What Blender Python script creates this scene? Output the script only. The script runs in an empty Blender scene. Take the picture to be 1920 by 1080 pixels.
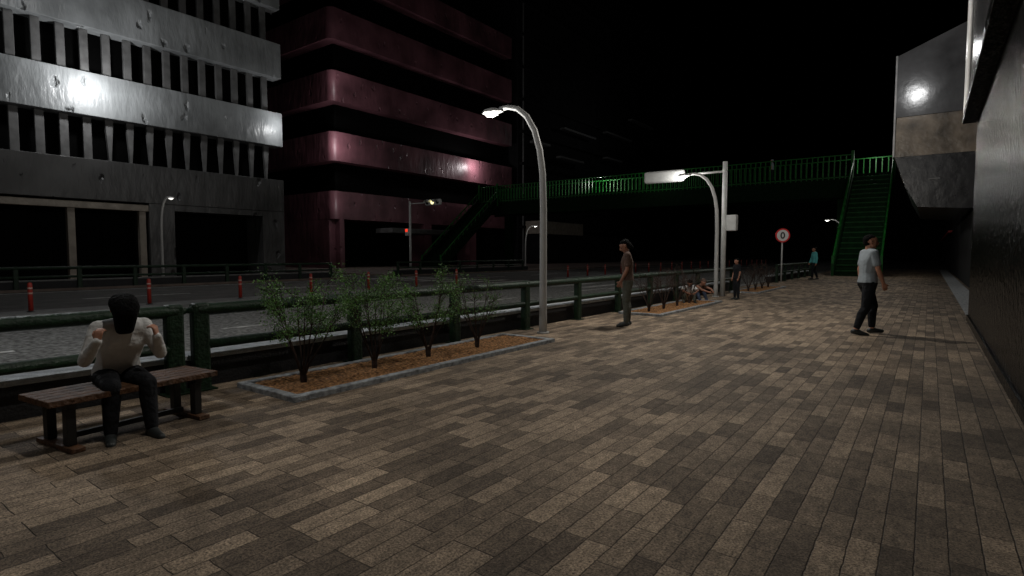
import bpy, bmesh, math, random
from mathutils import Vector, Matrix
random.seed(7)
C = bpy.context.scene.collection
R = math.radians
# ---------------------------------------------------------------- materials
def mat(name, col, rough=.6, metal=0, var=.25, vscale=6, bump=0, bscale=20, emit=0, spec=.5, col2=None, ior=1.5):
    m = bpy.data.materials.new(name); m.use_nodes = True
    nt = m.node_tree; n = nt.nodes; l = nt.links; b = n['Principled BSDF']
    b.inputs['Roughness'].default_value = rough; b.inputs['Metallic'].default_value = metal
    b.inputs['Specular IOR Level'].default_value = spec; b.inputs['IOR'].default_value = ior
    tc = n.new('ShaderNodeTexCoord')
    no = n.new('ShaderNodeTexNoise'); no.inputs['Scale'].default_value = vscale; no.inputs['Detail'].default_value = 5
    l.new(tc.outputs['Object'], no.inputs['Vector'])
    mx = n.new('ShaderNodeMix'); mx.data_type = 'RGBA'
    cr = n.new('ShaderNodeMapRange'); cr.inputs[1].default_value = .3; cr.inputs[2].default_value = .7
    l.new(no.outputs['Fac'], cr.inputs[0]); l.new(cr.outputs[0], mx.inputs[0])
    lo = [c*(1-var) for c in col]; hi = [min(1, c*(1+var*.6)) for c in col] if col2 is None else list(col2)
    mx.inputs[6].default_value = (*lo, 1); mx.inputs[7].default_value = (*hi, 1)
    l.new(mx.outputs[2], b.inputs['Base Color'])
    if emit:
        b.inputs['Emission Color'].default_value = (*col, 1); b.inputs['Emission Strength'].default_value = emit
    if bump:
        nb = n.new('ShaderNodeTexNoise'); nb.inputs['Scale'].default_value = bscale; nb.inputs['Detail'].default_value = 6
        l.new(tc.outputs['Object'], nb.inputs['Vector'])
        bp = n.new('ShaderNodeBump'); bp.inputs['Strength'].default_value = bump; bp.inputs['Distance'].default_value = .1
        l.new(nb.outputs['Fac'], bp.inputs['Height']); l.new(bp.outputs[0], b.inputs['Normal'])
    return m

def dented(name, col, rough, spec=.5, metal=0, strength=1.0):
    """plaster with scattered small dents, streaks and grime"""
    m = mat(name, col, rough, metal, .6, .30, 0, spec=spec)
    nt = m.node_tree; n = nt.nodes; l = nt.links; b = n['Principled BSDF']
    tc = n.new('ShaderNodeTexCoord'); mp = n.new('ShaderNodeMapping'); mp.inputs['Scale'].default_value = (1, 1, .6)
    l.new(tc.outputs['Object'], mp.inputs[0])
    wn = n.new('ShaderNodeTexNoise'); wn.inputs['Scale'].default_value = 2; wn.inputs['Detail'].default_value = 3
    l.new(mp.outputs[0], wn.inputs['Vector'])
    wm = n.new('ShaderNodeVectorMath'); wm.operation = 'MULTIPLY_ADD'; wm.inputs[1].default_value = (.5, .5, .5)
    l.new(wn.outputs['Color'], wm.inputs[0]); l.new(mp.outputs[0], wm.inputs[2])
    v = n.new('ShaderNodeTexVoronoi'); v.inputs['Scale'].default_value = 1.0; v.inputs['Randomness'].default_value = 1
    l.new(wm.outputs[0], v.inputs['Vector'])
    mr = n.new('ShaderNodeMapRange'); mr.inputs[1].default_value = .03; mr.inputs[2].default_value = .2; mr.interpolation_type = 'SMOOTHSTEP'
    l.new(v.outputs['Distance'], mr.inputs[0])
    mp2 = n.new('ShaderNodeMapping'); mp2.inputs['Scale'].default_value = (1, 1, .35); l.new(tc.outputs['Object'], mp2.inputs[0])
    no = n.new('ShaderNodeTexNoise'); no.inputs['Scale'].default_value = 1.7; no.inputs['Detail'].default_value = 7; no.inputs['Roughness'].default_value = .5
    l.new(mp2.outputs[0], no.inputs['Vector'])
    ad = n.new('ShaderNodeMath'); ad.operation = 'MULTIPLY_ADD'; ad.inputs[1].default_value = .7
    l.new(no.outputs['Fac'], ad.inputs[0]); l.new(mr.outputs[0], ad.inputs[2])
    bp = n.new('ShaderNodeBump'); bp.inputs['Strength'].default_value = strength; bp.inputs['Distance'].default_value = .17
    l.new(ad.outputs[0], bp.inputs['Height']); l.new(bp.outputs[0], b.inputs['Normal'])
    return m

def brickmat():
    m = bpy.data.materials.new('paving_blocks'); m.use_nodes = True
    nt = m.node_tree; n = nt.nodes; l = nt.links; b = n['Principled BSDF']
    tc = n.new('ShaderNodeTexCoord'); sp = n.new('ShaderNodeSeparateXYZ'); cb = n.new('ShaderNodeCombineXYZ')
    wn = n.new('ShaderNodeTexNoise'); wn.inputs['Scale'].default_value = 14; wn.inputs['Detail'].default_value = 4
    l.new(tc.outputs['Object'], wn.inputs['Vector'])
    wm = n.new('ShaderNodeVectorMath'); wm.operation = 'MULTIPLY_ADD'; wm.inputs[1].default_value = (.014, .014, 0)
    l.new(wn.outputs['Color'], wm.inputs[0]); l.new(tc.outputs['Object'], wm.inputs[2])
    l.new(wm.outputs[0], sp.inputs[0]); l.new(sp.outputs['Y'], cb.inputs['X']); l.new(sp.outputs['X'], cb.inputs['Y'])
    br = n.new('ShaderNodeTexBrick'); l.new(cb.outputs[0], br.inputs['Vector'])
    br.inputs['Scale'].default_value = 1; br.inputs['Brick Width'].default_value = .40; br.inputs['Row Height'].default_value = .13
    br.inputs['Mortar Size'].default_value = .0045; br.inputs['Mortar Smooth'].default_value = .9; br.offset = .37; br.offset_frequency = 3
    br.inputs['Color1'].default_value = (.40, .305, .215, 1); br.inputs['Color2'].default_value = (.115, .085, .060, 1)
    br.inputs['Mortar'].default_value = (.055, .041, .030, 1); br.inputs['Bias'].default_value = -.05
    def rng(node, a, c, lo, hi):
        r = n.new('ShaderNodeMapRange'); r.inputs[1].default_value = a; r.inputs[2].default_value = c; r.inputs[3].default_value = lo; r.inputs[4].default_value = hi
        l.new(node.outputs['Fac'], r.inputs[0]); return r
    n1 = n.new('ShaderNodeTexNoise'); n1.inputs['Scale'].default_value = .8; n1.inputs['Detail'].default_value = 6; n1.inputs['Roughness'].default_value = .65
    l.new(tc.outputs['Object'], n1.inputs['Vector']); r1 = rng(n1, .32, .68, .55, 1.3)
    n2 = n.new('ShaderNodeTexNoise'); n2.inputs['Scale'].default_value = 80; n2.inputs['Detail'].default_value = 6; n2.inputs['Roughness'].default_value = .75
    l.new(tc.outputs['Object'], n2.inputs['Vector']); r2 = rng(n2, .34, .66, .05, 2.05)
    mp = n.new('ShaderNodeMapping'); mp.inputs['Scale'].default_value = (20, 9, 1); l.new(tc.outputs['Object'], mp.inputs[0])
    n3 = n.new('ShaderNodeTexNoise'); n3.inputs['Scale'].default_value = 1; n3.inputs['Detail'].default_value = 8; n3.inputs['Roughness'].default_value = .7
    l.new(mp.outputs[0], n3.inputs['Vector']); r3 = rng(n3, .3, .7, .5, 1.4)
    a = n.new('ShaderNodeMath'); a.operation = 'MULTIPLY'; l.new(r1.outputs[0], a.inputs[0]); l.new(r2.outputs[0], a.inputs[1])
    c = n.new('ShaderNodeMath'); c.operation = 'MULTIPLY'; l.new(a.outputs[0], c.inputs[0]); l.new(r3.outputs[0], c.inputs[1])
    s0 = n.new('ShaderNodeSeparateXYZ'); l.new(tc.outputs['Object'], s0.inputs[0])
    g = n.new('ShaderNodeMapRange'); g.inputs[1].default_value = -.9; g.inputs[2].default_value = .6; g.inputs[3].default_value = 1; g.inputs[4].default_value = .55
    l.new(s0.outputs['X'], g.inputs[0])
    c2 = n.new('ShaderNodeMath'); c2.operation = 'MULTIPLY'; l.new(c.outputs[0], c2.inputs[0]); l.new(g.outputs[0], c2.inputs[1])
    vm = n.new('ShaderNodeVectorMath'); vm.operation = 'SCALE'; l.new(br.outputs['Color'], vm.inputs[0]); l.new(c2.outputs[0], vm.inputs['Scale'])
    l.new(vm.outputs[0], b.inputs['Base Color']); b.inputs['Roughness'].default_value = .75; b.inputs['Specular IOR Level'].default_value = .3
    s = n.new('ShaderNodeMath'); s.operation = 'MULTIPLY_ADD'; s.inputs[1].default_value = -1
    l.new(br.outputs['Fac'], s.inputs[0])
    q = n.new('ShaderNodeMath'); q.operation = 'MULTIPLY'; q.inputs[1].default_value = 1.3; l.new(n2.outputs['Fac'], q.inputs[0]); l.new(q.outputs[0], s.inputs[2])
    bp = n.new('ShaderNodeBump'); bp.inputs['Strength'].default_value = .85; bp.inputs['Distance'].default_value = .008
    l.new(s.outputs[0], bp.inputs['Height']); l.new(bp.outputs[0], b.inputs['Normal'])
    return m

M = dict(
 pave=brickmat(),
 asphalt=mat('asphalt', (.065, .06, .055), .75, 0, .45, 1.2, .5, 90),
 gravelroad=mat('speckled_asphalt', (.08, .08, .076), .85, 0, .5, 13, .8, 60, col2=(.42, .42, .40)),
 ground=mat('dark_ground', (.03, .03, .03), .9, 0, .3, .5),
 farpave=mat('far_paving', (.17, .13, .11), .8, 0, .3, 2),
 concrete=mat('concrete', (.16, .16, .155), .8, 0, .3, 5, .3, 40),
 darkwall=mat('dark_concrete', (.014, .014, .016), .7, 0, .4, 5, .3, 40),
 kerb=mat('kerb_stone', (.34, .36, .375), .75, 0, .6, 14, .5, 60),
 coping=mat('coping_stone', (.50, .54, .57), .75, 0, .35, 10, .4, 60),
 soil=mat('bark_soil', (.18, .065, .016), .95, 0, .5, 30, 1, 70, col2=(.98, .50, .20)),
 white=mat('white_paint', (.75, .75, .74), .4, 0, .12, 5),
 trim=mat('pale_trim', (.30, .30, .30), .4, 0, .2, 3),
 lampmetal=mat('grey_lamp_paint', (.42, .42, .41), .55, 0, .10, 3),
 lampglow=mat('lamp_glow', (1, .98, .93), .4, 0, 0, 1, emit=1.0),
 green=mat('dark_green_paint', (.007, .026, .010), .5, 0, .5, 9, .25, 30, spec=.35),
 bridge=mat('bridge_green_paint', (.008, .12, .015), .5, 0, .4, 3, spec=.3),
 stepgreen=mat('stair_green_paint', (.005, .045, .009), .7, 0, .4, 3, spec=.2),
 riser=mat('stair_shade_green', (.003, .020, .005), .8, 0, .4, 3, spec=.1),  # darker copy of the tread green, painting shade onto the risers
 bridgedark=mat('bridge_unlit_green', (.002, .012, .003), .85, 0, .4, 3, spec=.1),  # near-black copy of the bridge green for parts meant to look unlit
 red=mat('bollard_dark_red', (.30, .022, .012), .55, 0, .25, 6),
 refl=mat('reflective_band', (.42, .26, .22), .5, 0, .15, 6),
 facade=dented('pale_plaster', (.37, .39, .40), .34, spec=.6),
 facadedark=dented('dim_stained_plaster', (.075, .075, .075), .40),  # stained plaster, darkened further to paint the lower floor dimmer
 fin=mat('grey_fin', (.16, .16, .16), .55, 0, .35, 2, .2, 4),
 beige=mat('beige_stone', (.33, .29, .24), .6, 0, .3, 2, .2, 8),
 maroon=dented('plum_plaster', (.21, .088, .108), .42, strength=.6),
 black=mat('black_glazing', (.002, .002, .002), .7, 0, .2, 2, spec=.05),
 nightwall=mat('unlit_wall', (.012, .012, .013), .8, 0, .4, .8, spec=.2),
 ledge=mat('grey_ledge', (.13, .13, .13), .6, 0, .3, 2),
 steel=mat('grey_cladding', (.075, .075, .078), .22, 0, .5, .8, .22, 1.0, spec=1.0),
 steeldark=mat('dark_cladding', (.016, .016, .018), .26, 0, .4, .8, .15, 2, spec=.5),
 tanpanel=mat('tan_panel', (.15, .12, .09), .35, 0, .75, 1.0, .3, 3),
 stonewall=mat('dark_gloss_stone', (.004, .004, .0035), .16, 0, .6, 7, .45, 9, spec=.5, ior=1.12),
 wood=mat('bench_wood', (.11, .048, .019), .6, 0, .5, 14, .4, 30),
 iron=mat('black_iron', (.012, .012, .012), .5, 0, .2, 8),
 bark=mat('shrub_bark', (.035, .018, .012), .85, 0, .4, 20),
 leaf=mat('small_leaf', (.045, .16, .025), .55, 0, .4, 9, col2=(.17, .36, .08)),
 leafdry=mat('dry_leaf', (.05, .03, .015), .6, 0, .5, 9),
 siggrey=mat('signal_housing', (.55, .56, .55), .5, 0, .15, 5),
 lens=mat('dark_lens', (.02, .02, .02), .2, 0, 0, 1),
 yellow=mat('lit_yellow_lens', (1, .90, .45), .3, 0, 0, 1, emit=1.6),
 redlit=mat('lit_red_lens', (1, .05, .02), .3, 0, 0, 1, emit=1.0),
 signred=mat('sign_red', (.65, .03, .03), .4, 0, .1, 5),
 signblack=mat('sign_black', (.01, .01, .01), .5, 0, .1, 5),
 line=mat('road_paint', (.50, .50, .48), .8, 0, .6, 5),
 skin=mat('skin', (.46, .22, .14), .55, 0, .12, 8),
 skindark=mat('skin_brown', (.30, .14, .09), .55, 0, .12, 8),
 hair=mat('black_hair', (.004, .004, .004), .8, 0, .2, 30, .5, 40, spec=.1),
 shirtwhite=mat('white_shirt', (.66, .66, .65), .85, 0, .05, 8, .45, 11),
 shirtgrey=mat('pale_grey_tee', (.27, .31, .34), .85, 0, .05, 8, .2, 9),
 brown=mat('brown_top', (.10, .058, .042), .85, 0, .2, 8, .4, 11),
 olive=mat('olive_trousers', (.10, .105, .085), .85, 0, .2, 8, .5, 11),
 navy=mat('dark_trousers', (.010, .011, .014), .85, 0, .2, 8, .4, 11, spec=.25),
 jeans=mat('blue_jeans', (.03, .045, .08), .8, 0, .2, 8, .3, 9),
 teal=mat('teal_shirt', (.10, .45, .46), .8, 0, .1, 8, .3, 9),
 shoe=mat('dark_shoe', (.03, .035, .035), .5, 0, .2, 8),
 eye=mat('dark_eye', (.02, .015, .01), .2, 0, 0, 1),
)
# ---------------------------------------------------------------- mesh helpers
def B(): return bmesh.new()
def build(name, bm, m, parent=None, smooth=False):
    me = bpy.data.meshes.new(name); bmesh.ops.recalc_face_normals(bm, faces=bm.faces[:]); bm.to_mesh(me); bm.free()
    me.materials.append(M[m] if isinstance(m, str) else m)
    if smooth:
        for p in me.polygons: p.use_smooth = True
    o = bpy.data.objects.new(name, me); C.objects.link(o)
    if parent: o.parent = parent
    return o
def box(bm, x0, x1, y0, y1, z0, z1, bev=0):
    r = bmesh.ops.create_cube(bm, size=1); vs = r['verts']
    for v in vs:
        v.co = Vector(((x0+x1)/2+v.co.x*(x1-x0), (y0+y1)/2+v.co.y*(y1-y0), (z0+z1)/2+v.co.z*(z1-z0)))
    if bev:
        es = list({e for v in vs for e in v.link_edges})
        bmesh.ops.bevel(bm, geom=es, offset=bev, segments=2, affect='EDGES', profile=.5)
    return bm
def tube(bm, pts, rad, n=12, cap=True):
    rings = []
    pts = [Vector(p) for p in pts]
    if not hasattr(rad, '__len__'): rad = [rad]*len(pts)
    prev = None
    for i, p in enumerate(pts):
        d = (pts[min(i+1, len(pts)-1)]-pts[max(i-1, 0)]).normalized()
        if prev is None:
            up = Vector((0, 0, 1)) if abs(d.z) < .9 else Vector((1, 0, 0)); u = d.cross(up).normalized()
        else:
            u = (prev - d*prev.dot(d)).normalized()
        prev = u; w = d.cross(u)
        rings.append([bm.verts.new(p+(u*math.cos(2*math.pi*k/n)+w*math.sin(2*math.pi*k/n))*rad[i]) for k in range(n)])
    for a, b in zip(rings, rings[1:]):
        for k in range(n): bm.faces.new((a[k], a[(k+1) % n], b[(k+1) % n], b[k]))
    if cap:
        bm.faces.new(rings[0][::-1]); bm.faces.new(rings[-1])
    return bm
def prism(bm, poly, y0, y1):  # poly in (x,z)
    a = [bm.verts.new((x, y0, z)) for x, z in poly]; b = [bm.verts.new((x, y1, z)) for x, z in poly]
    bm.faces.new(a); bm.faces.new(b[::-1]); n = len(poly)
    for k in range(n): bm.faces.new((a[k], b[k], b[(k+1) % n], a[(k+1) % n]))
    return bm
def prismx(bm, poly, x0, x1):  # poly in (y,z)
    a = [bm.verts.new((x0, y, z)) for y, z in poly]; b = [bm.verts.new((x1, y, z)) for y, z in poly]
    bm.faces.new(a); bm.faces.new(b[::-1]); n = len(poly)
    for k in range(n): bm.faces.new((a[k], b[k], b[(k+1) % n], a[(k+1) % n]))
    return bm
_t = bmesh.new(); bmesh.ops.create_icosphere(_t, subdivisions=2, radius=1); SPH = [v.co.copy() for v in _t.verts]; _t.free()
def hull(bm, items):
    vs = []
    for p, r in items:
        p = Vector(p); rr = Vector((r, r, r)) if not hasattr(r, '__len__') else Vector(r)
        for s in SPH: vs.append(bm.verts.new(p+Vector((s.x*rr.x, s.y*rr.y, s.z*rr.z))))
    ret = bmesh.ops.convex_hull(bm, input=vs)
    bad = list({g for g in ret['geom_interior']+ret['geom_unused'] if isinstance(g, bmesh.types.BMVert) and g.is_valid})
    if bad: bmesh.ops.delete(bm, geom=bad, context='VERTS')
def fuse(name, bm, m, parent, vox, it=2):
    o = build(name, bm, m, parent)
    md = o.modifiers.new('r', 'REMESH'); md.mode = 'VOXEL'; md.voxel_size = vox
    s = o.modifiers.new('s', 'SMOOTH'); s.iterations = it; s.factor = .5
    dg = bpy.context.evaluated_depsgraph_get(); dg.update()
    me = bpy.data.meshes.new_from_object(o.evaluated_get(dg))
    o.modifiers.clear(); me.name = name; o.data = me
    if not me.materials: me.materials.append(M[m])
    for p in me.polygons: p.use_smooth = True
    return o
def thing(name, label, cat, loc=(0, 0, 0), rz=0, group=None):
    o = bpy.data.objects.new(name, None); C.objects.link(o); o.location = loc; o.rotation_euler = (0, 0, rz)
    o.empty_display_size = .2
    o['label'] = label; o['category'] = cat
    if group: o['group'] = group
    return o
def struct(name, bm, m):
    o = build(name, bm, m); o['kind'] = 'structure'; return o
def dup(root, loc, rz=None, label=None, group=None):
    r = root.copy(); C.objects.link(r); r.location = loc
    if rz is not None: r.rotation_euler = (0, 0, rz)
    if label: r['label'] = label
    if group: r['group'] = group
    for ch in list(root.children):
        c = ch.copy(); C.objects.link(c); c.parent = r
        for g in list(ch.children):
            d = g.copy(); C.objects.link(d); d.parent = c
    return r
# ---------------------------------------------------------------- setting
struct('ground', box(B(), -500, 500, -200, 800, -.6, -.125), 'ground')
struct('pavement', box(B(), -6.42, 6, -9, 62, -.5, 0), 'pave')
struct('road', box(B(), -17.0, -6.43, -40, 300, -.4, -.1), 'gravelroad')
struct('far_carriageway', box(B(), -28.3, -17.01, -40, 300, -.4, -.101), 'asphalt')
struct('far_pavement', box(B(), -46.4, -28.32, -10, 21.8, -.4, .0), 'farpave')
struct('far_pavement', box(B(), -60, -28.32, 26, 160, -.4, .0), 'farpave')
struct('side_road', box(B(), -80, -28.31, 21.82, 25.98, -.4, -.104), 'asphalt')
struct('median', box(B(), -17.7, -16.7, -10, 20.5, -.3, .02, .03), 'concrete')
struct('median', box(B(), -17.7, -16.7, 28, 140, -.3, .02, .03), 'concrete')
bm = B()
for x in (-11.3, -22.6):
    for k in range(-2, 16):
        y0 = (-1 if x > -20 else 0) + k*6.6
        if 20.5 < y0+1.6 < 28: continue
        box(bm, x-.07, x+.07, y0, y0+3.4, -.096, -.092)
for x in (-7.2, -16.3, -18.1, -27.5): box(bm, x-.06, x+.06, -10, 20, -.096, -.092); box(bm, x-.06, x+.06, 28, 120, -.096, -.092)
for k in range(14):
    x = -8+(-k*1.45)
    if abs(x+17.2) < .8: continue
    box(bm, x-.25, x+.25, 22, 26.0, -.096, -.092)
struct('lane_marking', bm, 'line')
struct('pavement_edging', box(B(), .72, 1.25, 15.6, 62, -.02, .008), 'kerb')
# low walls behind fences
def lowwall(x, y0, y1, lab, far=False):
    t = thing('low_wall', lab, 'wall', (x, y0, 0))
    build('wall_base', box(B(), -.12, .12, 0, y1-y0, -.3, .29), 'darkwall', t)
    build('coping', box(B(), -.16, .135, -.01, y1-y0+.01, .293, .35, .012), 'coping' if not far else 'concrete', t)
lowwall(-6.26, -9, 22.4, 'long low dark wall with pale coping behind the green fence by the benches')
lowwall(-6.26, 29.5, 40.5, 'short low wall under the fence beside the round sign')
lowwall(-28.6, -6, 20.8, 'low wall on the far side of the road before the white building', True)
lowwall(-28.6, 25.6, 41, 'low wall on the far side of the road before the plum building', True)
# fences
def fence(x, ys, lab, grp=None, ends=()):
    t = thing('guard_fence', lab, 'fence', (x, ys[0], 0))
    for y in ys:
        b = B(); y -= ys[0]; box(b, -.06, .06, y-.085, y+.085, -.02, .90, .03); box(b, -.10, .10, y-.12, y+.12, 0, .015)
        build('post', b, 'green', t, False)
    L = ys[-1]-ys[0]
    build('top_rail', tube(B(), [(.01, -.12, .83), (.01, 0, .83), (.01, L, .83), (.01, L+.12, .83)], [.03, .062, .062, .03], 14), 'green', t, True)
    build('middle_rail', tube(B(), [(.01, -.05, .47), (.01, L+.05, .47)], .05, 14), 'green', t, True)
fence(-6.0, [-3.4, -1.45, .5, 2.49], 'dark green pipe fence section behind the wooden bench')
fence(-6.0, [2.74+1.94*k for k in range(11)], 'long dark green pipe fence running behind the planting beds')
fence(-6.0, [30.0+1.94*k for k in range(6)], 'dark green pipe fence between the round sign and the footbridge stairs')
fence(-28.45, [-2+2.05*k for k in range(12)], 'dark pipe fence on the far side of the road before the white building')
fence(-28.45, [25.8+2.05*k for k in range(8)], 'dark pipe fence on the far side before the plum building')
# planters
def planter(y0, lab):
    t = thing('planting_bed', lab, 'planter', (-4.75, y0, 0)); L = 4.6; b = B()
    box(b, -.10, 0, 0, L, -.02, .055, .01); box(b, -1.05, -.95, 0, L, -.02, .055, .01)
    box(b, -.949, -.101, 0, .10, -.02, .055, .01); box(b, -.949, -.101, L-.10, L, -.02, .055, .01)
    build('kerb_rim', b, 'kerb', t)
    b = B(); N = 110
    vs = [[b.verts.new((-.955+.86*j/22, .095+(L-.19)*i/N, .028+random.uniform(0, .022))) for j in range(23)] for i in range(N+1)]
    for i in range(N):
        for j in range(22): b.faces.new((vs[i][j], vs[i][j+1], vs[i+1][j+1], vs[i+1][j]))
    build('bark_mulch', b, 'soil', t, False)
planter(3.0, 'nearest planting bed of orange bark with four leafy shrubs, beside the bench')
planter(12.05, 'middle planting bed with thin dark shrubs behind the woman in the brown top')
planter(21.1, 'farthest planting bed with bare shrubs short of the round sign')
def shrub(lab, cat, loc, seed, leaves, leafmat, group=None, hgt=1.15):
    rnd = random.Random(seed); t = thing('shrub', lab, 'shrub', loc, rnd.uniform(0, 6), group); b = B(); tips = []
    tube(b, [(0, 0, -.03), (0, 0, .05), (.01, 0, .15)], [.026, .036, .034], 8)
    for k in range(8):
        a = k*2*math.pi/8+rnd.uniform(-.3, .3); sp = rnd.uniform(.12, .42)
        p0 = Vector((0, 0, .05)); p1 = Vector((math.cos(a)*.055, math.sin(a)*.055, .2))
        e = Vector((math.cos(a)*sp, math.sin(a)*sp, hgt*rnd.uniform(.66, .95)))
        mid = p1.lerp(e, .5)+Vector((math.cos(a), math.sin(a), 0))*.03
        tube(b, [p0, p1, mid, e], [.016, .009, .006, .002], 6)
        for q in range(9):
            s = rnd.uniform(.25, 1); base = p1.lerp(mid, s*2) if s < .5 else mid.lerp(e, s*2-1)
            aa = a+rnd.uniform(-1.3, 1.3); ln = rnd.uniform(.12, .3)
            tip = base+Vector((math.cos(aa)*ln*.75, math.sin(aa)*ln*.75, ln*rnd.uniform(.3, .9)))
            tube(b, [base, base.lerp(tip, .5)+Vector((0, 0, .01)), tip], [.004, .003, .001], 4)
            tips.append((base, tip))
            for z in range(3):
                f = rnd.uniform(.3, .95); bb = base.lerp(tip, f); dd = Vector((rnd.uniform(-1, 1), rnd.uniform(-1, 1), rnd.uniform(-.2, .8))).normalized()*rnd.uniform(.05, .12)
                tube(b, [bb, bb+dd], [.002, .001], 3); tips.append((bb, bb+dd))
    build('stems', b, 'bark', t)
    b = B()
    for i in range(leaves):
        p, q = rnd.choice(tips); c = p.lerp(q, rnd.uniform(.3, 1.15))+Vector([rnd.gauss(0, .030) for _ in range(3)])
        s = rnd.uniform(.005, .011); n = Vector([rnd.gauss(0, 1) for _ in range(3)]).normalized(); u = n.orthogonal().normalized(); w = n.cross(u)
        ang = rnd.uniform(0, 6.28); u, w = u*math.cos(ang)+w*math.sin(ang), w*math.cos(ang)-u*math.sin(ang)
        b.faces.new([b.verts.new(c+u*s*1.35), b.verts.new(c+w*s*.85), b.verts.new(c-u*s*1.35), b.verts.new(c-w*s*.85)])
    build('foliage', b, leafmat, t)
    return t
S1 = [('leafy green shrub nearest the bench', 3.45, 5000), ('leafy green shrub second from the bench', 4.4, 4600),
      ('leafy green shrub third from the bench', 5.3, 3600), ('leafy green shrub farthest from the bench, beside the tall street lamp', 6.3, 1500)]
for i, (lb, y, nl) in enumerate(S1): shrub(lb, 'shrub', (-5.28, y, .03), 10+i, nl, 'leaf', 'shrubs in the nearest planting bed', 1.17)
s0 = shrub('thin dark nearly bare shrub in the middle planting bed', 'shrub', (-5.28, 12.6, .03), 31, 60, 'leafdry', 'bare shrubs in the middle planting bed', 1.05)
for k in range(1, 4): dup(s0, (-5.28, 12.6+k*.93, .03), k*1.9)
for k in range(4): dup(s0, (-5.28, 21.7+k*1.05, .03), 1+k*1.3, 'thin bare shrub in the farthest planting bed', 'bare shrubs in the farthest planting bed')
# ---------------------------------------------------------------- street lamps
def lamp(loc, rz, lab):
    t = thing('street_lamp', lab, 'street lamp', loc, rz, 'curved street lamps')
    pts = [(0, 0, .0), (0, 0, .3), (0, 0, 1.2), (0, 0, 2.2), (-.02, 0, 2.8), (-.08, 0, 3.2), (-.19, 0, 3.55), (-.36, 0, 3.82), (-.56, 0, 3.98), (-.78, 0, 4.04), (-.95, 0, 4.03)]
    rr = [.072, .068, .064, .06, .057, .054, .052, .05, .047, .043, .04]
    b = tube(B(), pts, rr, 16); tube(b, [(0, 0, 0), (0, 0, .03)], [.11, .11], 16)
    build('pole', b, 'lampmetal', t, True)
    b = B(); N = 20; prof = [(-.88, .03), (-.93, .055), (-1.02, .095), (-1.12, .125), (-1.22, .12), (-1.30, .08), (-1.335, .02)]
    rings = []
    for x, r in prof:
        rings.append([b.verts.new((x, r*math.cos(a*math.pi/10)*1.05, 4.0+max(0, math.sin(a*math.pi/10))*r*.62+(0 if math.sin(a*math.pi/10) >= 0 else -.012))) for a in range(N)])
    for a, c in zip(rings, rings[1:]):
        for k in range(N): b.faces.new((a[k], a[(k+1) % N], c[(k+1) % N], c[k]))
    b.faces.new(rings[0]); b.faces.new(rings[-1])
    h = build('lamp_head', b, 'lampmetal', t, True)
    b = B(); bmesh.ops.create_uvsphere(b, u_segments=20, v_segments=10, radius=1)
    for v in b.verts: v.co = Vector((-1.14+v.co.x*.155, v.co.y*.095, 3.985+(v.co.z*.07 if v.co.z < 0 else 0)))
    build('lamp_glass', b, 'lampglow', h, True)
    return t
l1 = lamp((-5.44, 8.3, 0), 0, 'tall curved street lamp nearest the viewer, beside the leafy bed')
dup(l1, (-5.57, 18.75, 0), 0, 'curved street lamp beside the white signal pole')
dup(l1, (-5.3, 49.6, 0), 0, 'small distant street lamp left of the footbridge stairs')
dup(l1, (-29.6, 11.9, 0), math.pi, 'far street lamp in front of the white building')
dup(l1, (-31, 44.2, 0), math.pi, 'far street lamp below the footbridge')
# ---------------------------------------------------------------- signals
def signal(loc, rz, lab, H, d0, d1, face, z0, boxz, boxside, lit):
    t = thing('traffic_signal', lab, 'traffic light', loc, rz)
    build('pole', tube(B(), [(0, 0, 0), (0, 0, H)], [.085, .075], 18), 'siggrey', t, True)
    b = B(); tube(b, [(0, 0, z0+.22), (d0, 0, z0+.22)], .035, 10); tube(b, [(0, 0, H-.25), (0, 0, z0+.22)], .08, 10)
    build('arm', b, 'siggrey', t, True)
    lo, hi = min(d0, d1), max(d0, d1)
    h = build('signal_head', box(B(), lo, hi, -.11, .11, z0, z0+.42, .09), 'siggrey', t, True)
    for k in range(3):
        cx = lo+(hi-lo)*(k+.5)/3; b = B()
        tube(b, [(cx, face*.10, z0+.21), (cx, face*.135, z0+.21)], .14, 20)
        on = (k == 1 and lit)
        build('lens', b, 'yellow' if on else 'lens', h)
        b = B(); n = 14
        for j in range(n):   # visor hood
            a0 = math.pi*j/n; a1 = math.pi*(j+1)/n
            P = lambda a, y, r: (cx+r*math.cos(a), y, z0+.21+r*math.sin(a))
            vs = [b.verts.new(P(a0, face*.10, .155)), b.verts.new(P(a1, face*.10, .155)), b.verts.new(P(a1, face*.33, .16)), b.verts.new(P(a0, face*.33, .16))]
            b.faces.new(vs)
        build('visor', b, 'siggrey', h, True)
    s = boxside
    p = build('pedestrian_signal', box(B(), min(s*.10, s*.42), max(s*.10, s*.42), -.12, .12, boxz, boxz+.52, .03), 'siggrey', t)
    build('pedestrian_lens', box(B(), min(s*.14, s*.38), max(s*.14, s*.38), face*.12-.012, face*.12+.012, boxz+.28, boxz+.48), 'redlit' if lit else 'lens', p)
    return t
signal((-5.5, 19.25, 0), 0, 'tall white signal pole seen from behind with long horizontal signal head', 4.42, -1.34, -2.8, 1, 3.88, 2.15, 1, False)
signal((-30.1, 28.5, 0), 0, 'far signal pole with lit yellow lens and red pedestrian light before the stairs', 5.15, 1.6, 3.05, -1, 4.75, 2.7, -1, True)
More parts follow.
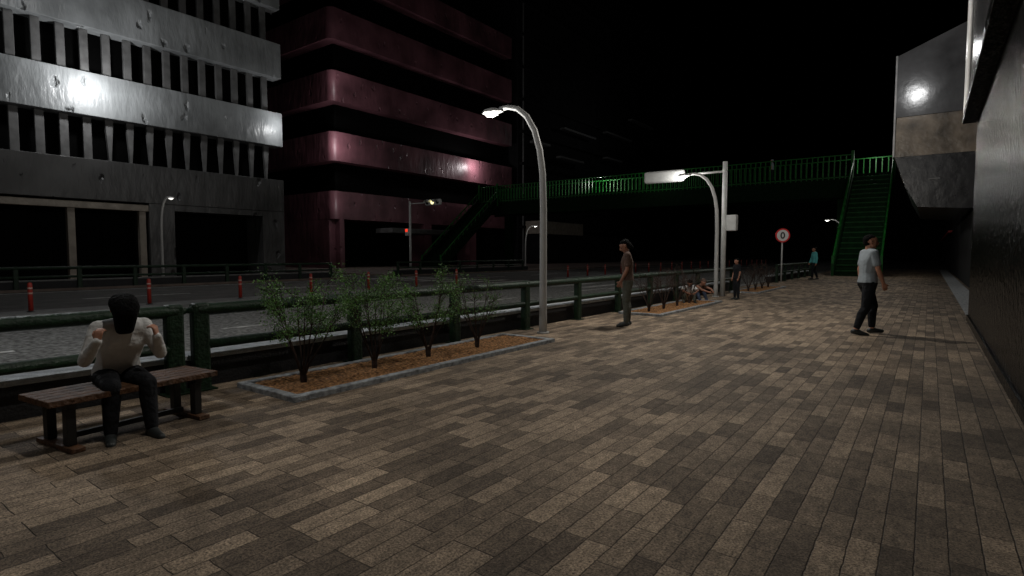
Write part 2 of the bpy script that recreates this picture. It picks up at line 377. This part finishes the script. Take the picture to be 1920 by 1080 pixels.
# round sign
t = thing('road_sign', 'round white road sign with red ring reading 0 on thin grey pole', 'road sign', (-5.85, 30.3, 0), R(30))
build('pole', tube(B(), [(0, 0, 0), (0, 0, 2.45)], .035, 12), 'siggrey', t, True)
def disc(b, r0, r1, y0, y1, z, sx=1, n=40):
    A = []
    for r in ((r0, r1)):
        for y in (y0, y1): A.append([b.verts.new((r*sx*math.cos(2*math.pi*k/n), y, z+r*math.sin(2*math.pi*k/n))) for k in range(n)] if r > 0 else None)
    a0, a1, c0, c1 = A
    for k in range(n):
        j = (k+1) % n; b.faces.new((c0[k], c0[j], c1[j], c1[k]))
        if a0: b.faces.new((a0[k], a0[j], c0[j], c0[k])); b.faces.new((a1[k], a1[j], c1[j], c1[k])); b.faces.new((a0[k], a0[j], a1[j], a1[k]))
    if not a0: b.faces.new(c0); b.faces.new(c1[::-1])
b = B(); disc(b, 0, .33, -.055, -.04, 2.3); sf = build('sign_face', b, 'white', t)
b = B(); disc(b, .275, .345, -.062, -.035, 2.3); build('red_ring', b, 'signred', sf)
b = B(); disc(b, .10, .165, -.066, -.056, 2.3)
for v in b.verts: v.co.x *= .66 if abs(Vector((v.co.x, v.co.z-2.3)).length) > .13 else .5
build('numeral', b, 'signblack', sf)
# bollards
def bollard():
    t = thing('bollard', 'slim dark red bollard with pale bands in the row along the road median', 'bollard', (-17.2, 4.0, .02), 0, 'bollards along the road median')
    b = B(); tube(b, [(0, 0, 0), (0, 0, .015), (0, 0, .025)], [.085, .085, .06], 16); build('foot', b, 'signblack', t)
    build('post', tube(B(), [(0, 0, .02), (0, 0, .64), (0, 0, .68), (0, 0, .70)], [.050, .048, .042, .02], 16), 'red', t, True)
    for z in (.42, .54): build('reflective_band', tube(B(), [(0, 0, z), (0, 0, z+.04)], .0525, 16), 'refl', t, True)
    return t
bo = bollard()
for y in [6.55, 9.1, 11.6, 14.1, 16.6, 19.1] + [28.9+2.4*k for k in range(22)]:
    dup(bo, (-17.2, y, .02), 0)
# ---------------------------------------------------------------- bench
t = thing('park_bench', 'backless dark wooden slat bench with a seated person, in front of the green fence', 'bench', (-5.09, 1.755, 0), R(7))
b = B()
for k in range(5): box(b, -.235+k*.096, -.235+k*.096+.086, -.61, .61, .345, .39, .006)
build('seat', b, 'wood', t)
for y in (-.46, .46):
    f = build('seat_bearer', box(B(), -.2, .2, y-.03, y+.03, .305, .343, .004), 'iron', t)
    for x in (-.15, .15): build('leg', box(B(), x-.035, x+.035, y-.03, y+.03, .04, .303, .004), 'iron', t)
    build('foot_bar', box(B(), -.27, .27, y-.045, y+.045, 0.003, .038, .006), 'wood', t)
build('stretcher', box(B(), -.02, .02, -.43, .43, .045, .085, .004), 'iron', t)
# ---------------------------------------------------------------- white building
X0 = -35
t = thing('office_building', 'white plaster building with slatted window bands, on the left across the road', 'building', (X0, 21.7, 0))
Y1 = 0; Yn = -32
build('core', box(B(), -12, -1.1, Yn, -.5, 4.2, 21.5), 'black', t)
build('core_base', box(B(), -12, -2.2, Yn, -.5, 0, 4.19), 'black', t)
for z0, z1 in ((4.2, 6.3), (8.5, 10.7), (12.95, 15.2), (17.4, 19.6)):
    build('facade_band', box(B(), -1.0, 0, Yn, 0, z0, z1, .03), 'facade' if z0 > 5 else 'facadedark', t)
for row, (z0, z1) in enumerate(((6.31, 8.49), (10.71, 12.94), (15.21, 17.39))):
    for k in range(17):
        y = -.95-k*.985; w = .19
        b = B()
        if row == 0 and k < 10:
            prismx(b, [(y-.05, z0), (y+.05, z0), (y+w, z1), (y-w, z1)], -.62, -.42)  # taper shapes a slanting shadow into the lower row of fins
        else: box(b, -.62, -.42, y-w, y+w, z0, z1, .03)
        build('window_fin', b, 'fin', t)
build('wall_pier', box(B(), -2, -.003, -8.2, -6.9, 0, 4.19), 'facadedark', t)
build('wall_pier', box(B(), -2, -.003, -1.55, -.02, 0, 4.19), 'facadedark', t)
build('lintel', box(B(), -2, -.006, -6.89, -1.56, 3.85, 4.185), 'facadedark', t)
build('shop_beam', box(B(), -.5, -.05, Yn+2, -8.21, 3.75, 4.1, .02), 'beige', t)
for y in (-15.1, -11.75, -8.5): build('shop_column', box(B(), -.45, -.12, y-.16, y+.16, .0, 3.745, .02), 'beige', t)
# ---------------------------------------------------------------- plum building
PX, PY = -46.5, 34.0
t = thing('plum_building', 'plum coloured building with stacked horizontal bands at the street corner', 'building', (PX, PY, 0))
def rband(z0, z1, inset=0, m='maroon', nm='facade_band'):
    b = B(); r = .7-inset*.4; pts = []
    n = 8
    pts = [(-22, 29), (-22, inset)]
    for k in range(n+1):
        a = -math.pi/2+math.pi/2*k/n; pts.append((-inset-r+r*math.cos(a), inset+r+r*math.sin(a)))
    pts.append((-inset, 29-.0))
    lo = [b.verts.new((x, y, z0)) for x, y in pts]; hi = [b.verts.new((x, y, z1)) for x, y in pts]
    b.faces.new(lo[::-1]); b.faces.new(hi)
    for k in range(len(pts)): j = (k+1) % len(pts); b.faces.new((lo[k], lo[j], hi[j], hi[k]))
    o = build(nm, b, m, t)
    return o
rband(5, 29, 1.2, 'black', 'recessed_glazing')
for z0, z1 in ((4.8, 7.5), (10.4, 13.2), (16.1, 19.0), (21.95, 24.9), (27.8, 30.5)): rband(z0, z1)
build('corner_wall', box(B(), -22, -.72, .005, 1.8, 0, 4.79), 'maroon', t)
build('ground_wall', box(B(), -14, -4, 2, 28, 0, 4.79), 'black', t)
build('wall_pier', box(B(), -.70, -.003, .72, 1.2, 0, 4.79), 'maroon', t)
for y in (12.2, 20.2): build('wall_pier', box(B(), -2.2, -.003, y, y+1.2, 0, 4.79), 'maroon', t)
build('shop_awning', box(B(), -1, 1.6, 6.0, 15, 3.6, 4.1, .03), 'ledge', t)
# dark tower
t = thing('dark_tower', 'unlit tall dark building behind the plum one with faint ledges', 'building', (-46.5, 64.5, 0))
build('tower_wall', box(B(), -20, 0, 0, 70, 0, 48), 'nightwall', t)
for k in range(9): build('ledge', box(B(), .003, .5, .3, 60, 5+k*4.4, 5.35+k*4.4), 'nightwall', t)
for (y0, y1, z) in ((10, 20, 20.2), (24, 34, 22.0), (9, 16, 15.8), (24, 30, 17.7), (34, 44, 26), (2, 6, 17)): build('window_ledge', box(B(), .6, 1.5, y0, y1, z, z+.3), 'ledge', t)
build('downpipe', tube(B(), [(.3, .8, 0), (.3, .8, 46)], .12, 8), 'ledge', t)
t = thing('low_block', 'low beige block seen under the left end of the footbridge', 'building', (-44, 66, 0))
build('block_wall', box(B(), -2.3, 0, 0, 40, 0, 4.2), 'nightwall', t); build('fascia', box(B(), -2.2, .3, -.2, 12, 4.21, 6.0, .03), 'beige', t)
t = thing('distant_building', 'unlit dark block closing the street beyond the footbridge', 'building', (-10, 150, 0))
build('block_wall', box(B(), -30, 12, 0, 20, 0, 22), 'nightwall', t)
for k in range(4): build('ledge', box(B(), -30, 12, -.6, -.01, 4+k*4.5, 4.4+k*4.5), 'nightwall', t)
# ---------------------------------------------------------------- right side
t = thing('roadside_building', 'dark glossy stone wall with steel upper storey at the right edge', 'building', (.7, 0, 0))
b = B(); box(b, 0, 5, -6, 15.3, -.02, 4.3); build('stone_wall', b, 'stonewall', t)
b = B(); box(b, -.17, 5, -6, 15.45, 4.31, 13, .03); build('upper_storey', b, 'steeldark', t)
build('corner_trim', box(B(), -.20, .35, 15.46, 15.56, 4.2, 13, .02), 'steel', t)
build('corner_trim', box(B(), -.23, -.172, 14.7, 15.56, 4.32, 13, .02), 'white', t)
build('cornice', box(B(), -.24, 0, -6, 15.5, 4.15, 4.306, .01), 'stonewall', t)
build('skirting', box(B(), -.03, -.003, -6, 15.28, 0, .12), 'stonewall', t)
t = thing('steel_building', 'angular steel clad building overhanging the pavement beyond the stone wall', 'building', (0, 30, 0))
build('steel_cladding', prism(B(), [(-1.42, 7.3), (-1.42, 9.9), (1.75, 11.2), (6, 11.5), (6, 7.3)], 0, 11), 'steel', t)
build('edge_trim', box(B(), -1.46, -1.39, -.05, -.002, 5.6, 9.92, .01), 'trim', t)
build('tan_band', prism(B(), [(-1.42, 5.6), (-1.36, 7.29), (6, 7.29), (6, 5.6)], .03, 11), 'tanpanel', t)
build('lower_cladding', prism(B(), [(-1.38, 5.59), (6, 5.59), (6, 3.2), (1.0, 3.3), (-.50, 3.42), (-.95, 4.3)], 0.01, 11), 'steeldark', t)
build('back_wall', box(B(), 1.35, 6, -14.4, 28, 0, 3.15), 'nightwall', t)
build('soffit_lamp', box(B(), -.15, .25, .0-.05, .0, 4.55, 4.6), 'ledge', t)
t = thing('side_block', 'dark block of shops far along the right of the pavement', 'building', (1.5, 60, 0))
build('block_wall', box(B(), 0, 20, 0, 60, 0, 9), 'nightwall', t); build('red_trim', box(B(), -.3, -.01, 0, 40, 3.2, 3.35), 'signred', t)
# ---------------------------------------------------------------- footbridge
t = thing('footbridge', 'green pedestrian footbridge with railings and stairs spanning the road', 'footbridge', (0, 50.3, 0))
XL, XR = -41.7, -2.35; W = 2.8
build('deck', box(B(), XL, XR, .05, W-.05, 7.0, 7.45), 'bridgedark', t)
b = B(); box(b, XL, XR, 0, .045, 5.75, 7.12); box(b, XL, XR, -.1, .0-.001, 5.75, 5.85); box(b, XL, XR, W-.04, W, 5.75, 7.12)
build('girder', b, 'bridgedark', t)
bal = None
for y in (.02, W-.02):
    b = B(); box(b, XL, XR if y > 1 else -4.95, y-.04, y+.04, 8.9, 8.98, .01); box(b, XL, XR if y > 1 else -4.95, y-.03, y+.03, 7.25, 7.32)
    rl = build('railing', b, 'bridge', t)
    n = 96
    for k in range(n):
        x = XL+.3+(39 if y > 1 else 36.4)*k/(n-1)
        if bal is None:
            bal = build('baluster', box(B(), -.035, .035, -.03, .03, 7.125, 8.9), 'bridge', rl); o = bal
        else: o = bal.copy(); C.objects.link(o); o.parent = rl
        o.location = (x, y, 0)
for x in (-38.5, -5.6): build('pier', box(B(), x-.4, x+.4, 1, 1.8, 0, 5.74, .05), 'bridgedark', t)
def stair(x0, x1, lit=True):  # far stair takes the near-black green, so its dimness is painted
    N = 20; y0, y1 = -9.3, -.01; zt = 7.2
    for k in range(N):
        ya = y0+(y1-y0)*k/N; yb = y0+(y1-y0)*(k+1)/N; z = zt*(k+1)/N
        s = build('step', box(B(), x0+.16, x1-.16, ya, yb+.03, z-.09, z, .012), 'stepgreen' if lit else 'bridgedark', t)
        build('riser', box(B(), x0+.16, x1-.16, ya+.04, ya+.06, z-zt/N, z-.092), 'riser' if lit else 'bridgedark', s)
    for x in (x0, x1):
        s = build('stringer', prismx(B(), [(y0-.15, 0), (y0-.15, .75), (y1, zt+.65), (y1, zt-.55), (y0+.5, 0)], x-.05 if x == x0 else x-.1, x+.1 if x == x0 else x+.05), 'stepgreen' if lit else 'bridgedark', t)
        xa = x+.02
        for z in (1.05,): build('handrail', tube(B(), [(xa, y0, .1+z), (xa, y1, zt+.25+z)], .06, 8), 'bridge', s)
        for k in range(15):
            yy = y0+(y1-y0)*k/14.; zz = .2+(zt)*k/14.
            build('baluster', box(B(), xa-.03, xa+.03, yy-.03, yy+.03, zz-.0, zz+1.1), 'bridge', s)
        build('newel_post', box(B(), xa-.09, xa+.09, y1-.3, y1-.12, zt-.5, 9.2, .01), 'bridge', t)
        build('newel_post', box(B(), xa-.07, xa+.07, y0-.1, y0+.04, 0, 1.3, .01), 'bridge', t)
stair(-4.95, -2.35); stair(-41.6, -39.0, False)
# ---------------------------------------------------------------- people
def V(*a): return Vector(a)
def hand(H, w, d, n, sd, c, s=1):
    d = d.normalized(); n = (n-d*n.dot(d)).normalized(); sd = (sd-d*sd.dot(d)-n*sd.dot(n)).normalized()
    hull(H, [(w+d*.015+sd*.014, .016*s), (w+d*.015-sd*.014, .016*s), (w+d*.08+sd*.028, .012*s), (w+d*.075-sd*.028, .012*s)])
    for o, ln in ((.030, .068), (.010, .078), (-.010, .072), (-.029, .056)):
        p = w+d*.08+sd*o; q = p+(d*math.cos(c)+n*math.sin(c))*ln*.5; r = q+(d*math.cos(2.1*c)+n*math.sin(2.1*c))*ln*.5
        hull(H, [(p, .0095*s), (q, .0085*s)]); hull(H, [(q, .0085*s), (r, .007*s)])
    p = w+d*.025+sd*.022; q = p+(d*.6+sd*.7+n*.25).normalized()*.042; r = q+(d*.9+sd*.2+n*.45).normalized()*.03
    hull(H, [(p, .013*s), (q, .0105*s)]); hull(H, [(q, .0105*s), (r, .0085*s)])
def person(lab, loc, rz, sc, P, cols, group=None, vox=.012):
    t = thing('person', lab, 'person', loc, rz, group); bw = P.get('broad', 1); t.scale = (sc*bw, sc*bw, sc)
    pel = V(*P['pelvis']); L = P.get('lean', 0); u = V(0, math.sin(L), math.cos(L)); f = V(0, math.cos(L), -math.sin(L)); X = V(1, 0, 0)
    waist = pel+u*.15; chest = pel+u*.36; sho = pel+u*.49; nk = pel+u*.54
    hp = L*.4+P.get('hpitch', 0); hy = P.get('hyaw', 0)
    HM = Matrix.Rotation(hy, 3, 'Z') @ Matrix.Rotation(-hp, 3, 'X')
    hc = nk+(u*.5+HM @ V(0, .15, 1)*.5).normalized()*.135
    h = lambda x, y, z: hc+HM @ V(x, y, z)
    side = {}
    for s, k in ((-1, 'L'), (1, 'R')):
        hip = pel+X*s*.088+u*-.02; th = V(*P['thigh'+k]).normalized(); sh = V(*P['shin'+k]).normalized()
        kn = hip+th*.42; an = kn+sh*.40; ft = V(*P.get('foot'+k, (s*.12, 1, -.12))).normalized()
        shd = sho+X*s*.165; ua = V(*P['arm'+k]).normalized(); fa = V(*P['fore'+k]).normalized()
        el = shd+ua*.285; wr = el+fa*.245
        side[k] = (s, hip, kn, an, ft, shd, el, wr, fa, ua)
    def torso(H, g):
        hull(H, [(pel+X*.08, .098+g), (pel-X*.08, .098+g), (waist+X*.055, .088+g), (waist-X*.055, .088+g)])
        hull(H, [(waist+X*.055, .088+g), (waist-X*.055, .088+g), (chest+X*.075+f*.01, .105+g), (chest-X*.075+f*.01, .105+g)])
        hull(H, [(chest+X*.075+f*.01, .105+g), (chest-X*.075+f*.01, .105+g), (sho+X*.15, .05+g), (sho-X*.15, .05+g), (nk-u*.03, .055+g)])
    def arms(H, g, long=True):
        for k in 'LR':
            s, hip, kn, an, ft, shd, el, wr, fa, ua = side[k]
            hull(H, [(shd, .056+g), (shd.lerp(el, .4), .048+g)]) 
            if long or not g: hull(H, [(shd.lerp(el, .4), .048+g), (el, .038+g)]); hull(H, [(el, .038+g), (el.lerp(wr, .3), .039+g)]); hull(H, [(el.lerp(wr, .3), .039+g), (wr, .026+g*.8)])
            else: hull(H, [(shd.lerp(el, .4), .048+g), (shd.lerp(el, .66), .048+g)])
    def legs(H, g, end=1.0):
        for k in 'LR':
            s, hip, kn, an, ft, *_ = side[k]
            hull(H, [(hip, .092+g), (hip.lerp(kn, .4), .08+g)]); hull(H, [(hip.lerp(kn, .4), .08+g), (kn, .056+g)])
            c = kn.lerp(an, .3)-ft*.015; hull(H, [(kn, .056+g), (c, .056+g)]); hull(H, [(c, .056+g), (kn.lerp(an, end), .037+g*1.1)])
    H = B(); torso(H, 0); arms(H, 0); legs(H, 0)
    hull(H, [(nk-u*.03, .056), (hc-u*.03-HM @ V(0, .02, 0), .052)])
    hull(H, [(h(0, -.02, .035), .088), (h(0, .02, .03), .08), (h(0, .03, -.03), .066)])
    hull(H, [(h(0, .03, -.03), .064), (h(0, .062, -.09), .027), (h(.03, .02, -.07), .03), (h(-.03, .02, -.07), .03)])
    hull(H, [(h(0, .098, .02), .009), (h(0, .118, -.022), .013), (h(.014, .1, -.03), .009), (h(-.014, .1, -.03), .009)])
    hull(H, [(h(.018, .09, -.055), .008), (h(-.018, .09, -.055), .008), (h(0, .097, -.055), .008)])
    for s in (-1, 1): hull(H, [(h(s*.087, -.01, .015), (.012, .016, .022)), (h(s*.085, -.005, -.02), .01)])
    for k in 'LR':
        s, hip, kn, an, ft, shd, el, wr, fa, ua = side[k]
        hull(H, [(an, .036), (an-V(0, 0, .03)+ft*.08, .03), (an-V(0, 0, .035)-ft*.02, .034)])
        nn = V(*P.get('palm'+k, (-s, .1, 0))); sd = V(*P.get('thumb'+k, (0, 1, .1)))
        hd = V(*P['hand'+k]) if 'hand'+k in P else fa
        hand(H, wr, hd, nn, sd, P.get('curl', .45))
    fuse('body', H, cols['skin'], t, min(vox, .009) if vox < .013 else vox, 2)
    H = B(); torso(H, .016); 
    if cols['sleeve'] != 'none': arms(H, .013, cols['sleeve'] == 'long')
    fuse('shirt', H, cols['shirt'], t, vox)
    H = B(); legs(H, .014, P.get('hem', .93)); hull(H, [(pel+X*.085-u*.02, .112), (pel-X*.085-u*.02, .112), (pel+u*.07+X*.06, .10), (pel+u*.07-X*.06, .10)])
    fuse('trousers', H, cols['legs'], t, vox)
    for k in 'LR':
        s, hip, kn, an, ft, *_ = side[k]; H = B(); ff = V(ft.x, ft.y, ft.z)
        hull(H, [(an-ff*.035-V(0, 0, .035), .042), (an+V(0, 0, -.005), .042), (an+ff*.08-V(0, 0, .035), .042)])
        hull(H, [(an-ff*.035-V(0, 0, .035), .042), (an+ff*.08-V(0, 0, .035), .042), (an+ff*.165-V(0, 0, .043), .034)])
        fuse('shoe', H, cols.get('shoe', 'shoe'), t, vox)
    H = B(); st = cols.get('hair', 'short')
    if st == 'curtain':
        hull(H, [(h(.026, -.03, .045), .084), (h(-.026, -.03, .045), .084), (h(.026, .04, .045), .082), (h(-.026, .04, .045), .082), (h(0, -.03, -.06), .072)])
        hull(H, [(h(.028, .065, .03), .070), (h(-.028, .065, .03), .070), (h(.026, .095, -.14), .044), (h(-.026, .095, -.14), .044), (h(0, .0, -.1), .055)])
    elif st == 'crop':
        hull(H, [(h(0, -.028, .045), .087), (h(0, .008, .058), .072), (h(0, -.04, -.01), .066)])
    else:
        hull(H, [(h(0, -.035, .048), .092), (h(0, .008, .058), .075), (h(0, -.05, -.02), .07)])
        if st == 'tied': hull(H, [(h(0, -.09, .0), .045), (h(0, -.11, -.09), .03)])
    fuse('hair', H, cols.get('haircol', 'hair'), t, vox)
    if st != 'curtain' and vox < .016:
        for s in (-1, 1):
            b = B(); bmesh.ops.create_uvsphere(b, u_segments=10, v_segments=8, radius=.012, matrix=Matrix.Translation(h(s*.032, .086, .012))); build('eye', b, 'eye', t, True)
    return t
# seated on the bench
PS = dict(pelvis=(0, 0, .50), lean=.50, hpitch=.32, curl=.9,
  thighL=(-.12, 1, -.08), thighR=(.08, 1, -.08), shinL=(-.02, .12, -1), shinR=(.05, -.02, -1), footL=(-.15, 1, 0), footR=(.2, 1, 0),
  armL=(-.36, .14, -.85), armR=(.36, .14, -.85), foreL=(.26, .66, .72), foreR=(-.26, .66, .72),
  palmL=(.7, -.6, 0), palmR=(-.7, -.6, 0), thumbL=(.2, -.6, .5), thumbR=(-.2, -.6, .5), handL=(.15, .0, .9), handR=(-.15, .0, .9))
person('person in white long sleeved shirt seated on the bench, black hair over a bowed face', (-5.23, 1.735, 0), R(-97), .90, PS,
  dict(skin='skin', shirt='shirtwhite', sleeve='long', legs='navy', hair='curtain'), vox=.01)
# standing woman looking down
PW = dict(pelvis=(0, 0, .925), lean=.03, hpitch=.5, curl=.35,
  thighL=(-.04, .1, -1), thighR=(.05, .02, -1), shinL=(0, -.03, -1), shinR=(0, -.08, -1),
  armL=(-.12, .05, -1), armR=(.12, -.02, -1), foreL=(.05, .45, -.9), foreR=(-.02, .25, -1))
person('woman in brown top and olive trousers standing with head bowed', (-4.66, 10.08, 0), R(118), .97, PW,
  dict(skin='skindark', shirt='brown', sleeve='short', legs='olive', hair='tied'), vox=.012)
# walking man
PM = dict(pelvis=(0, 0, .895), lean=.02, hpitch=.0, hyaw=-.1, curl=.4, broad=1.06, hem=.86,
  thighL=(-.04, .38, -1), thighR=(.05, -.14, -1), shinL=(0, -.04, -1), shinR=(.02, -.38, -1), footL=(-.1, 1, .02), footR=(.2, 1, -.22),
  armL=(-.2, -.12, -1), armR=(.22, .15, -1), foreL=(-.02, .12, -1), foreR=(-.1, .4, -1))
person('man in pale grey t-shirt and dark trousers walking across the pavement', (-.85, 11.55, 0), R(-62), 1.02, PM,
  dict(skin='skin', shirt='shirtgrey', sleeve='short', legs='navy', hair='crop'), vox=.012)
# child
PC = dict(pelvis=(0, 0, .925), lean=0, hpitch=.15, curl=.4, thighL=(-.06, .05, -1), thighR=(.06, .05, -1), shinL=(0, -.06, -1), shinR=(0, -.06, -1),
  armL=(-.15, .0, -1), armR=(.15, 0, -1), foreL=(0, .3, -1), foreR=(0, .3, -1))
person('small child in dark clothes standing right of the signal pole', (-4.72, 18.0, 0), R(140), .73, PC,
  dict(skin='skindark', shirt='navy', sleeve='short', legs='navy', hair='short'), vox=.016)
PT = dict(PM); PT['curl'] = .4
person('distant person in teal shirt and dark trousers walking near the footbridge stairs', (-5.0, 34.4, 0), R(120), 1.04, PT,
  dict(skin='skindark', shirt='teal', sleeve='long', legs='navy', hair='short'), vox=.018)
person('person in pale clothes up on the footbridge deck', (-10.9, 51.6, 7.45), R(90), 1.08, PC,
  dict(skin='skin', shirt='shirtgrey', sleeve='short', legs='navy', hair='short', haircol='shirtgrey'), vox=.02)
# two people sitting on the ground
PG = dict(pelvis=(0, 0, .12), lean=.6, hpitch=.5, curl=.8, thighL=(-.2, .75, .75), thighR=(.2, .75, .75), shinL=(-.05, .35, -.9), shinR=(.05, .35, -.9), footL=(-.1, 1, 0), footR=(.1, 1, 0),
  armL=(-.3, .8, -.3), armR=(.3, .8, -.3), foreL=(.5, .7, -.3), foreR=(-.5, .7, -.3))
person('person in white shirt sitting hunched at the end of the middle bed', (-5.5, 15.85, .045), R(-150), .80, PG,
  dict(skin='skindark', shirt='shirtwhite', sleeve='short', legs='olive', hair='short'), vox=.016)
person('person in dark top and blue jeans sitting on the ground by the fence', (-5.65, 16.85, 0), R(-110), .84, PG,
  dict(skin='skindark', shirt='brown', sleeve='none', legs='jeans', hair='short', haircol='brown'), vox=.016)
# ---------------------------------------------------------------- lights
def point(loc, e, col=(1, .95, .87), r=.06):
    d = bpy.data.lights.new('point_light', 'POINT'); d.energy = e; d.color = col; d.shadow_soft_size = r
    o = bpy.data.objects.new('point_light', d); C.objects.link(o); o.location = loc
W1 = (1, .97, .92)
for x, y in ((-6.6, -2.6), (-6.6, 8.3), (-6.7, 18.75)): point((x, y, 3.82), 45, W1)
point((-28.4, 11.9, 3.7), 3, W1); point((-29.8, 44.2, 3.75), 15, W1); point((-6.4, 49.6, 3.8), 15, W1)
point((-4.1, 12.0, 5.7), 640); point((-2.6, 2.4, 5.8), 235); point((-3.2, 26, 6.5), 200); point((-3, 38, 6.5), 110)  # unseen sources inferred from shadows and brightness; farther two added for evenness
point((-33.3, 11.0, 10.0), 320, (1, 1, 1), .2); point((-33.9, 21.3, 9.7), 75, (1, 1, 1), .2)  # no fixtures, added close to the white facade for its hot spots
point((-32, 9, 14.2), 45, (1, 1, 1), .3)  # added to lift the upper white facade
point((-45.2, 54.5, 12.3), 260, (1, .94, .95), .2)  # added beside the plum bands to make a hot spot
for z, e in ((12, 230), (17.6, 90), (6.3, 60)): point((-44.6, 33.6, z), e, (1, .97, .97), .3)  # added at the plum corner to brighten its bands
point((-27, 51.7, 8.5), 300, (1, 1, .95), .2); point((-20, 48.5, 9.5), 70, (1, 1, .95), .2); point((-3.6, 51.6, 8.7), 90, (1, 1, .95), .2); point((-3.6, 39.5, 5), 75, (1, 1, .95), .2)  # no fixtures, added around the footbridge to light railings and steps
point((-.75, 27, 8.85), 100, (1, 1, 1), .25); point((-.3, 14.9, 7.6), 30, (1, 1, 1), .12); point((-36, 84, 22), 110, (1, 1, 1), .3)  # added for highlights on the cladding, upper storey and dark tower
point((-11, 2.5, 5), 280, (.95, .97, 1), .3); point((-21, 15, 4.5), 80, (1, .95, .9), .3)  # added over the carriageways to lighten the road
# ---------------------------------------------------------------- world
w = bpy.data.worlds.new('World'); bpy.context.scene.world = w; w.use_nodes = True
n = w.node_tree.nodes; sk = n.new('ShaderNodeTexSky'); sk.sky_type = 'NISHITA'; sk.sun_disc = False; sk.sun_elevation = R(-8); sk.sun_rotation = R(120)
w.node_tree.links.new(sk.outputs[0], n['Background'].inputs[0]); n['Background'].inputs[1].default_value = .01
s = bpy.data.lights.new('fill_sun', 'SUN'); s.energy = .006; s.angle = R(.5); s.color = (.8, .9, 1); so = bpy.data.objects.new('fill_sun', s); C.objects.link(so); so.rotation_euler = (R(35), R(20), 0)  # faint sun added as steep night fill
# ---------------------------------------------------------------- camera
cd = bpy.data.cameras.new('camera'); cam = bpy.data.objects.new('camera', cd); C.objects.link(cam)
cd.sensor_width = 36; cd.lens = 36*1060/1920; cd.clip_end = 2000; cd.clip_start = .05
cam.location = (0, 0, 1.4); cam.rotation_euler = (R(90-3.46), 0, R(36.4))
bpy.context.scene.camera = cam
sc = bpy.context.scene; sc.view_settings.view_transform = 'Standard'; sc.view_settings.look = 'None'; sc.view_settings.exposure = 0
